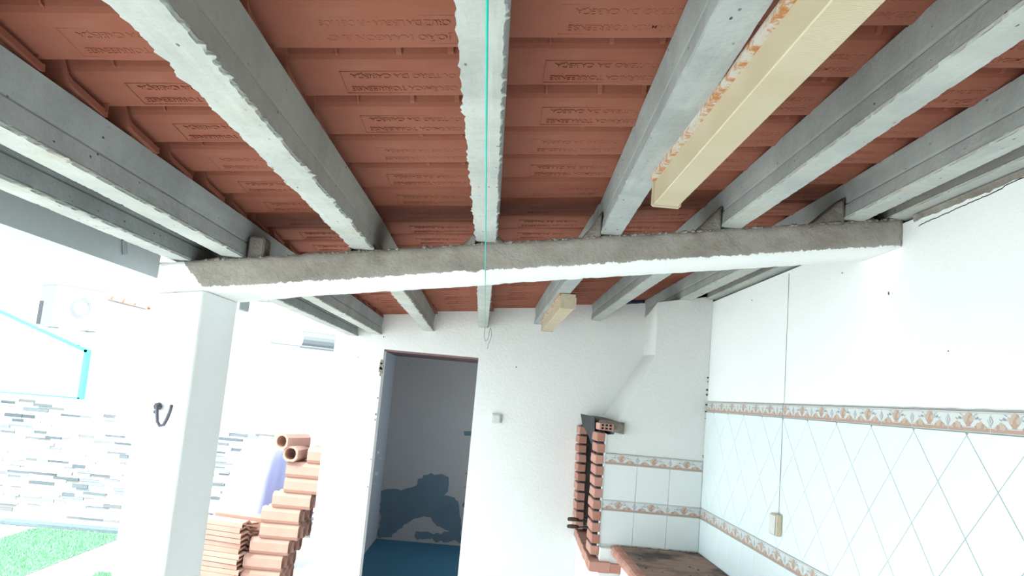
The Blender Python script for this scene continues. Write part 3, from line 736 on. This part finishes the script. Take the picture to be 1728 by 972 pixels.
# top slab, hollow brick
mb = MB(); rings = []
for k in range(24):
    y = YC - .03 + (YW - .01 - YC + .03) * k / 23; e = .010 * nz(y, 1, 1, 12)
    xl = .700 + .02 * k / 23 + e * .6
    rings.append([(xl, y, -.125 + e * .4), (xl + .004, y, -.098 + e * .6), (.75, y, -.090 + .006 * nz(y, 4, 4, 15)), (.84, y, -.095 + .01 * k / 23), (.84, y, -.165), (.72, y, -.150)])
mb.loft(rings); obj('mortar_slab', mb, 'mortar', BQ, smooth=True, label='rough brown mortar ledge over the fire opening')
hb = MB().bbox(.684, .772, YC - .062, YC + .10, -.150, -.108, .002)
o = obj('hollow_brick', hb, 'brick', BQ, label='red hollow brick with six square holes in its end')
mb = MB()
for i in range(3):
    for j in range(2): mb.box(.697 + .024 * i, .711 + .024 * i, YC - .0635, YC - .060, -.146 + .019 * j + .002, -.134 + .019 * j + .002)
obj('brick_hole', mb, 'soot', o, label='six square holes')
# corrugated smoke plate in the upper part of the opening
mb = MB(); rings = []; n = 60
for k in range(n + 1):
    t = k / n; y = YC + .12 + t * .86; x = .672 + .006 * math.sin(t * 11 * 2 * math.pi) + .016 * t
    zl = -.330 + .17 * (t ** .6) if t < .9 else -.17
    rings.append([(x, y, -.078), (x + .004, y, -.078), (x + .028, y, zl), (x + .024, y, zl)])
mb.loft(rings); obj('smoke_plate', mb, 'sheetmetal', BQ, label='dark corrugated sheet hanging in the top of the opening')
# sill bricks
sbm = [brick_mesh(.125, .056, .058, 20 + q) for q in range(3)]
for k in range(19):
    y = YC - .11 + k * .0645
    if y + .06 > YW: break
    put('brick', sbm[k % 3], (.674 + .046 * k / 18 - 1.0 + random.uniform(-.003, .003), y - 5.4, -.965 + 1.7), parent=BQ)
mb = MB(); mb.box(.69, .868, YC - .108, YC - .072, -.966, -.915); obj('sill_end', mb, 'brick', BQ)
mb = MB(); mb.box(.735, .80, YC - .09, YW - .004, -.972, -.920); obj('sill_bed', mb, 'brick', BQ)
mb = MB(); mb.box(.742, .862, YC - .075, YC - .001, -.917, -.835); obj('sill_plaster', mb, 'hoodwhite', BQ)
# grill rack with two handles sticking out of the opening
gr = empty('grill_rack', (.9, 5.4, -.80), label='dark wire grill rack in the fire opening, its two wooden handles sticking out', cat='grill')
for i, (y, z) in enumerate(((5.46, -.765), (5.40, -.802))):
    x0 = .596 - .006 * i
    rg = [(x0, .004), (x0 + .004, .011), (x0 + .03, .0135), (x0 + .06, .0125), (x0 + .075, .009)]
    g_ = obj('handle', MB().tube([(x, y, z + (x - x0) * .02) for x, r in rg], [r for x, r in rg], 10), 'handle', gr, smooth=True, label='%s scorched wooden handle' % ('upper', 'lower')[i])
    obj('rod', MB().tube([(x0 + .07, y, z), (x0 + .20, y + .02, z - .01 + .02 * i)], .004, 8), 'iron', g_)
for k in range(9): obj('wire', MB().tube([(.76 + .045 * k, 5.15, -.80), (.76 + .045 * k, 5.80, -.80)], .003, 6), 'iron', gr)
for y in (5.15, 5.80): obj('frame_bar', MB().tube([(.76, y, -.80), (1.12, y, -.80)], .004, 6), 'iron', gr)

# ------------------------------------------------------------------ counter along the right wall
CZ = -.824
ct = empty('counter', (1.08, 4.2, -1.7), label='sooty terracotta topped worktop beside the barbecue along the right wall', cat='counter')
YN = 3.35
mb = MB(); rings = []
obj('worktop', MB().add([(.85, YN, CZ - .04), (XR - TT - .001, YN, CZ - .04), (XR - TT - .001, YC - .009, CZ - .04), (.85, YC - .009, CZ - .04), (.85, YN, CZ), (XR - TT - .001, YN, CZ), (XR - TT - .001, YC - .009, CZ), (.85, YC - .009, CZ)],
    [(0, 1, 2, 3), (4, 7, 6, 5), (0, 4, 5, 1), (1, 5, 6, 2), (2, 6, 7, 3), (3, 7, 4, 0)]), 'counter', ct)
def edge_mesh(ly, seed):
    r_ = random.Random(seed); mb = MB(); rings = []
    pr = [(.06, 0), (.03, .002), (.012, -.002), (.003, -.012), (0, -.026), (.003, -.042), (.010, -.050), (.06, -.050)]
    for t in (0, .04, .5, .96, 1):
        ins = .003 if t in (0, 1) else 0
        rings.append([(x + ins * (x < .05), ly * t, z - ins * (z > -.02)) for x, z in pr])
    mb.loft(rings); return mesh('edge_brick', mb, 'brick')
em = [edge_mesh(.066, 1), edge_mesh(.118, 2)]
y = YC - .010; k = 0
while y > YN + .07:
    big = k > 5; ly = .122 if big else .070; y -= ly
    put('edge_brick', em[1 if big else 0], (.805 + random.uniform(-.002, .002) - 1.08, y - 4.2, CZ + .002 + 1.7), parent=ct); k += 1
obj('counter_body', MB().box(.865, XR - .008, YN + .03, YC - .08, -1.70, CZ - .041), 'white', ct)
mb = MB(); rr = random.Random(9)
for _ in range(22):
    x = rr.uniform(.86, 1.3); y = rr.uniform(4.1, 4.93); r0 = rr.uniform(.003, .008)
    mb.loft([[(x + r0 * s_ * math.cos(a * 1.257), y + r0 * s_ * math.sin(a * 1.257), CZ + h * r0) for a in range(5)] for s_, h in ((1, 0), (.9, .5), (.4, .8))])
for k in range(40):
    y = YC - .012 - .011 * rr.random(); x = .84 + k * .0125; r0 = rr.uniform(.003, .006)
    mb.loft([[(x + r0 * s_ * math.cos(a * 1.257), y + r0 * s_ * math.sin(a * 1.257), CZ + h * r0) for a in range(5)] for s_, h in ((1, 0), (.9, .5), (.4, .8))])
obj('crumb', mb, 'dirt', ct, kind='stuff')
# dark blue plastic stuffed above the back wall between two purlins
mb = MB(); rings = []
for k in range(14):
    x = .83 + .29 * k / 13; z = wtop(x) - .026; e = .008 * nz(x, 2, 2, 30)
    rings.append([(x, YW - .03 + e, z - .012 + e), (x, YW - .04 + e, z + .02), (x, YW + .12, z + .03), (x, YW + .12, z + .001), (x, YW - .005, z + .001)])
mb.loft(rings); obj('plastic_sheet', mb, 'navy', smooth=True, label='dark blue plastic stuffed above the back wall near the chimney stack', cat='sheet')

# ------------------------------------------------------------------ yard: air conditioners, panel, cover, stacks
ac = empty('air_conditioner', (-4.25, 8.2, .28), label='white outdoor air conditioning unit high on the garden wall, left', cat='air conditioner')
a = math.radians(55); ux = Vector((math.cos(a), math.sin(a), 0)); uy = Vector((-math.sin(a), math.cos(a), 0)); o0 = Vector((-4.13, 7.6, 0))
def acp(u, v, z): p = o0 + ux * u + uy * v; return (p.x, p.y, z)
def acbox(u0, u1, v0, v1, z0_, z1_, mb=None):
    mb = mb or MB(); return mb.add([acp(u, v, z) for z in (z0_, z1_) for v in (v0, v1) for u in (u0, u1)], [(0, 2, 3, 1), (4, 5, 7, 6), (0, 1, 5, 4), (2, 6, 7, 3), (0, 4, 6, 2), (1, 3, 7, 5)])
body = obj('casing', acbox(0, .50, 0, .27, .265, .655), 'acwhite', ac)
obj('top_lid', acbox(-.008, .508, -.008, .278, .655, .667), 'acgrey', ac)
cu, cz_ = .25, .47
mb = MB()
for r_ in (.10, .085, .07): mb.tube([acp(cu + r_ * math.cos(q / 24 * 2 * math.pi), -.006, cz_ + r_ * math.sin(q / 24 * 2 * math.pi)) for q in range(25)], .004, 5)
obj('fan_grille', mb, 'acgrey', ac, label='round grey fan grille')
obj('side_panel', acbox(-.003, .0, 0, .27, .265, .655), 'shade', ac, label='side panel with its shade painted in grey')
obj('side_vent', acbox(-.006, -.002, .19, .26, .28, .50), 'iron', ac, label='dark side vent')
for u in (.04, .40): obj('foot', acbox(u, u + .05, .02, .25, .25, .265), 'acgrey', ac)
for u in (.06, .42):
    p = acp(u, .12, .28); mb = MB().box(p[0] - .015, p[0] + .015, p[1] - .16, YS, .235, .250).tube([(p[0], YS - .01, .12), (p[0], p[1] - .02, .24)], .008, 6)
    obj('wall_bracket', mb, 'acwhite', ac)
# half round terracotta coping tiles on the wall face
cpg = 'row of coping tiles on the garden wall'
for k in range(4):
    x = -4.16 + .125 * k; z = .648 - .02 * k; mb = MB(); rings = []
    for d in (0, .14): rings.append([(x + d, YS - .05 + .045 * math.cos(q / 8 * math.pi), z + .042 * math.sin(q / 8 * math.pi) - .16 * d) for q in range(9)] + [(x + d, YS - .05 + .035 * math.cos(q / 8 * math.pi), z + .020 * math.sin(q / 8 * math.pi) - .16 * d) for q in range(8, -1, -1)])
    mb.loft(rings); obj('coping_tile', mb, 'brick', label=('leftmost', 'second from left', 'third from left', 'rightmost')[k] + ' of four faded coping tiles beside the outdoor air conditioner', cat='tile', group=cpg)
obj('tile_ledge', MB().prism([(-4.2, .632), (-3.62, .545), (-3.62, .515), (-4.2, .60)], lambda p, d: (p[0], d, p[1]), YS - .10, YS), 'white', label='sloping white ledge carrying the coping tiles', cat='ledge')
# turquoise framed panel
pn = empty('framed_panel', (-4.6, 8.35, -.2), label='white panel with a turquoise frame above the stone cladding, at the left border', cat='panel')
P4 = [(-5.9, .68), (-4.132, .071), (-4.126 + .0, -.408), (-5.9, -.425)]
obj('board', MB().prism(P4, lambda p, d: (p[0], d, p[1]), YS - .20, YS - .17), 'panel', pn)
def bar(p, q, wd):
    d = Vector((q[0] - p[0], q[1] - p[1])).normalized(); n_ = Vector((-d.y, d.x)) * wd / 2; e = d * wd * .3
    return MB().prism([(p[0] + n_.x - e.x, p[1] + n_.y - e.y), (q[0] + n_.x + e.x, q[1] + n_.y + e.y), (q[0] - n_.x + e.x, q[1] - n_.y + e.y), (p[0] - n_.x - e.x, p[1] - n_.y - e.y)], lambda p_, d_: (p_[0], d_, p_[1]), YS - .235, YS - .165)
obj('frame_bar', bar(P4[0], P4[1], .032), 'turq', pn); obj('frame_bar', bar(P4[1], P4[2], .044), 'turq', pn); obj('frame_bar', bar(P4[2], P4[3], .014), 'turq', pn)
for x in (-4.48, -5.48): obj('wall_stay', MB().box(x - .02, x + .02, YS - .17, YS, -.1, -.06), 'acgrey', pn)
obj('cross_bar', MB().tube([(-4.30, YS - .2, .258), (-4.16, YS - .2, .252)], .007, 6), 'acgrey', pn)
obj('stopper', MB().tube([(-4.245, YS - .2, .165), (-4.245, YS - .2, .125)], [.004, .03], 8), 'acgrey', pn)
mb = MB().tube([(-4.245, YS - .2, .262), (-4.23, YS - .2, .20)], .006, 6)
obj('hanging_hook', mb, 'acgrey', pn, label='small grey hook above the frame')
# second, indoor type unit with a curved front
a2 = empty('air_conditioner', (-1.9, 8.2, .3), label='long white air conditioner with curved front left of the doorway, above the stone cladding', cat='air conditioner')
mb = MB(); rings = []; A_, B_ = Vector((-2.185, 7.86, .374)), Vector((-1.42, 8.40, .374))
dd = (B_ - A_).normalized(); nn = Vector((dd.y, -dd.x, 0))
prf = [(0, .085), (.04, .083), (.085, .066), (.115, .035), (.125, .0), (.118, -.035), (.095, -.062), (.06, -.080), (0, -.085)]
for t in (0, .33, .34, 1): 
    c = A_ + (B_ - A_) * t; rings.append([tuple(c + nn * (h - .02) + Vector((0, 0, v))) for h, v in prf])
mb.loft(rings); mb.mi = [1 if 18 <= q < 27 else 0 for q in range(len(mb.f))]; obj('casing', mb, ['acwhite', 'casing_shade'], a2, smooth=False)  # right two thirds take the painted shade
mb = MB()
mb.tube([tuple(A_ + nn * .10 + Vector((0, 0, -.068))), tuple(B_ + nn * .10 + Vector((0, 0, -.068)))], .008, 6).tube([tuple(A_ + nn * .06 + Vector((0, 0, .082))), tuple(B_ + nn * .06 + Vector((0, 0, .082)))], .005, 6)
obj('air_slot', mb, 'acgrey', a2, label='grey slot and edge lines')
mb = MB(); mb.tube([tuple(A_ + nn * .11 + Vector((.0, 0, .066))), tuple(A_ + nn * .115 + Vector((-.02, 0, .05))), tuple(A_ + nn * .115 + Vector((-.02, 0, -.05))), tuple(A_ + nn * .11 + Vector((.0, 0, -.066)))], .004, 6)
obj('end_trim', mb, 'acgrey', a2)
for x, y in ((-2.05, 7.98), (-1.6, 8.28)): obj('wall_bracket', MB().box(x, x + .05, y, YS, .34, .36), 'acwhite', a2)

# cloth covered pile
mb = MB(); rings = []; n = 44
cx, cy = -1.93, 7.55
for j, (t, rx, ry) in enumerate(((-.635, .02, .02), (-.640, .16, .12), (-.665, .205, .15), (-.75, .235, .18), (-.95, .26, .23), (-1.2, .30, .28), (-1.45, .34, .33), (-1.69, .38, .38))):
    r_ = []
    for k in range(n):
        q = k / n * 2 * math.pi; fo = 1 + (.02 + .10 * j / 7) * math.sin(5 * q + .8) + .05 * j / 7 * math.sin(11 * q + 1.3)
        r_.append((cx - .17 * j / 7 + rx * fo * math.cos(q), cy + ry * fo * math.sin(q), t + .01 * math.sin(3 * q)))
    rings.append(r_)
mb.loft(rings); obj('dust_sheet', mb, 'cloth', smooth=True, label='pale lavender sheet draped over a tall pile beside the clay blocks', cat='cloth')
# stack of spare roof tiles
LO = [(.002, 0), (.006, .020), (.05, .026), (.09, .034), (.14, .006), (.19, .004), (.24, 0)]; HI = [(.26, .012), (.19, .018), (.14, .021), (.095, .048), (.05, .040), (.008, .036), (0, .033)]
stk = mesh('roof_tile', MB().loft([[(x, u, z) for u, z in LO] + [(x, u, z) for u, z in HI] for x in (0, .03, .44)]), 'palebrick')
ordn = ['topmost', 'second', 'third', 'fourth', 'fifth', 'sixth', 'seventh', 'eighth', 'ninth', 'tenth', 'eleventh', 'twelfth', 'thirteenth', 'fourteenth', 'fifteenth', 'sixteenth']
for s_, (x, y, nm) in enumerate(((-2.19, 6.41, 'front stack beside the white column'), (-2.105, 6.70, 'rear stack just behind the front one'))):
    for k in range(15):
        q = ordn[k] if k == 0 else ordn[k] + ' from the top'
        put('roof_tile', stk, (x + random.uniform(-.010, .010) + (.012 if k % 3 == 0 else 0), y + random.uniform(-.006, .006), -1.705 + .004 + (14 - k) * .0385 + EYE), (0, 0, -.25 + random.uniform(-.02, .02)),
            label='pale clay roof tile, %s in the %s' % (q, nm), cat='roof tile', group='spare roof tiles, ' + nm.split(' ')[0] + ' stack')
# clay tube blocks
def tube_block():
    mb = MB(); n = 24; h = .058; oc = [(h, .028), (.028, h), (-.028, h), (-h, .028), (-h, -.028), (-.028, -h), (.028, -h), (h, -.028)]
    n = 16; K = [(h, .031), (.031, h), (-.031, h), (-h, .031), (-h, -.031), (-.031, -h), (.031, -h), (h, -.031)]
    O = []
    for q in range(8):
        a_, b_ = K[q], K[(q + 1) % 8]; O += [a_, ((a_[0] + b_[0]) / 2, (a_[1] + b_[1]) / 2)]
    I = [(.045 * math.cos(math.atan2(b_, a_)), .045 * math.sin(math.atan2(b_, a_))) for a_, b_ in O]
    L_ = .29; vs = [(0, a_, b_) for a_, b_ in O] + [(L_, a_, b_) for a_, b_ in O] + [(L_, a_, b_) for a_, b_ in I] + [(0, a_, b_) for a_, b_ in I]
    fs = []
    for k in range(4):
        for q in range(n): fs.append((k * n + q, k * n + (q + 1) % n, ((k + 1) % 4) * n + (q + 1) % n, ((k + 1) % 4) * n + q))
    mb.add(vs, fs); return mesh('clay_block', mb, 'palebrick')
tbm = tube_block()
rowx = [-1.35, -1.50, -1.50, -1.575, -1.645, -1.64, -1.70, -1.735, -1.74, -1.74]
zr = -1.705 + .0585
rows = [zr + .1175 * k for k in range(10)][::-1]
for r in range(10):
    for d_ in range(3):
        nm = ('front', 'middle', 'rearmost')[d_]
        q = 'top row' if r == 0 else 'bottom row' if r == 9 else ordn[r] + ' row from the top'
        x_ = rowx[r] + .015 * d_; cb = put('clay_block', tbm, (x_, 6.42 + .118 * d_ , rows[r] + EYE), label='pale clay tube block, %s one of the %s in the pile' % (nm, q), cat='clay block', group='clay tube blocks in the pile'); cb.scale.x = min(1, (-1.205 - x_) / .29)
for k, (x, y, rz, z, lab) in enumerate(((-1.555, 6.345, math.radians(66), .090, 'clay tube block lying askew on top of the pile, the higher left one'), (-1.475, 6.34, math.radians(82), .003, 'clay tube block lying askew on top of the pile, the lower right one'))):
    put('clay_block', tbm, (x, y, rows[0] + z + EYE), (0, 0, rz), label=lab, cat='clay block', group='clay tube blocks in the pile')
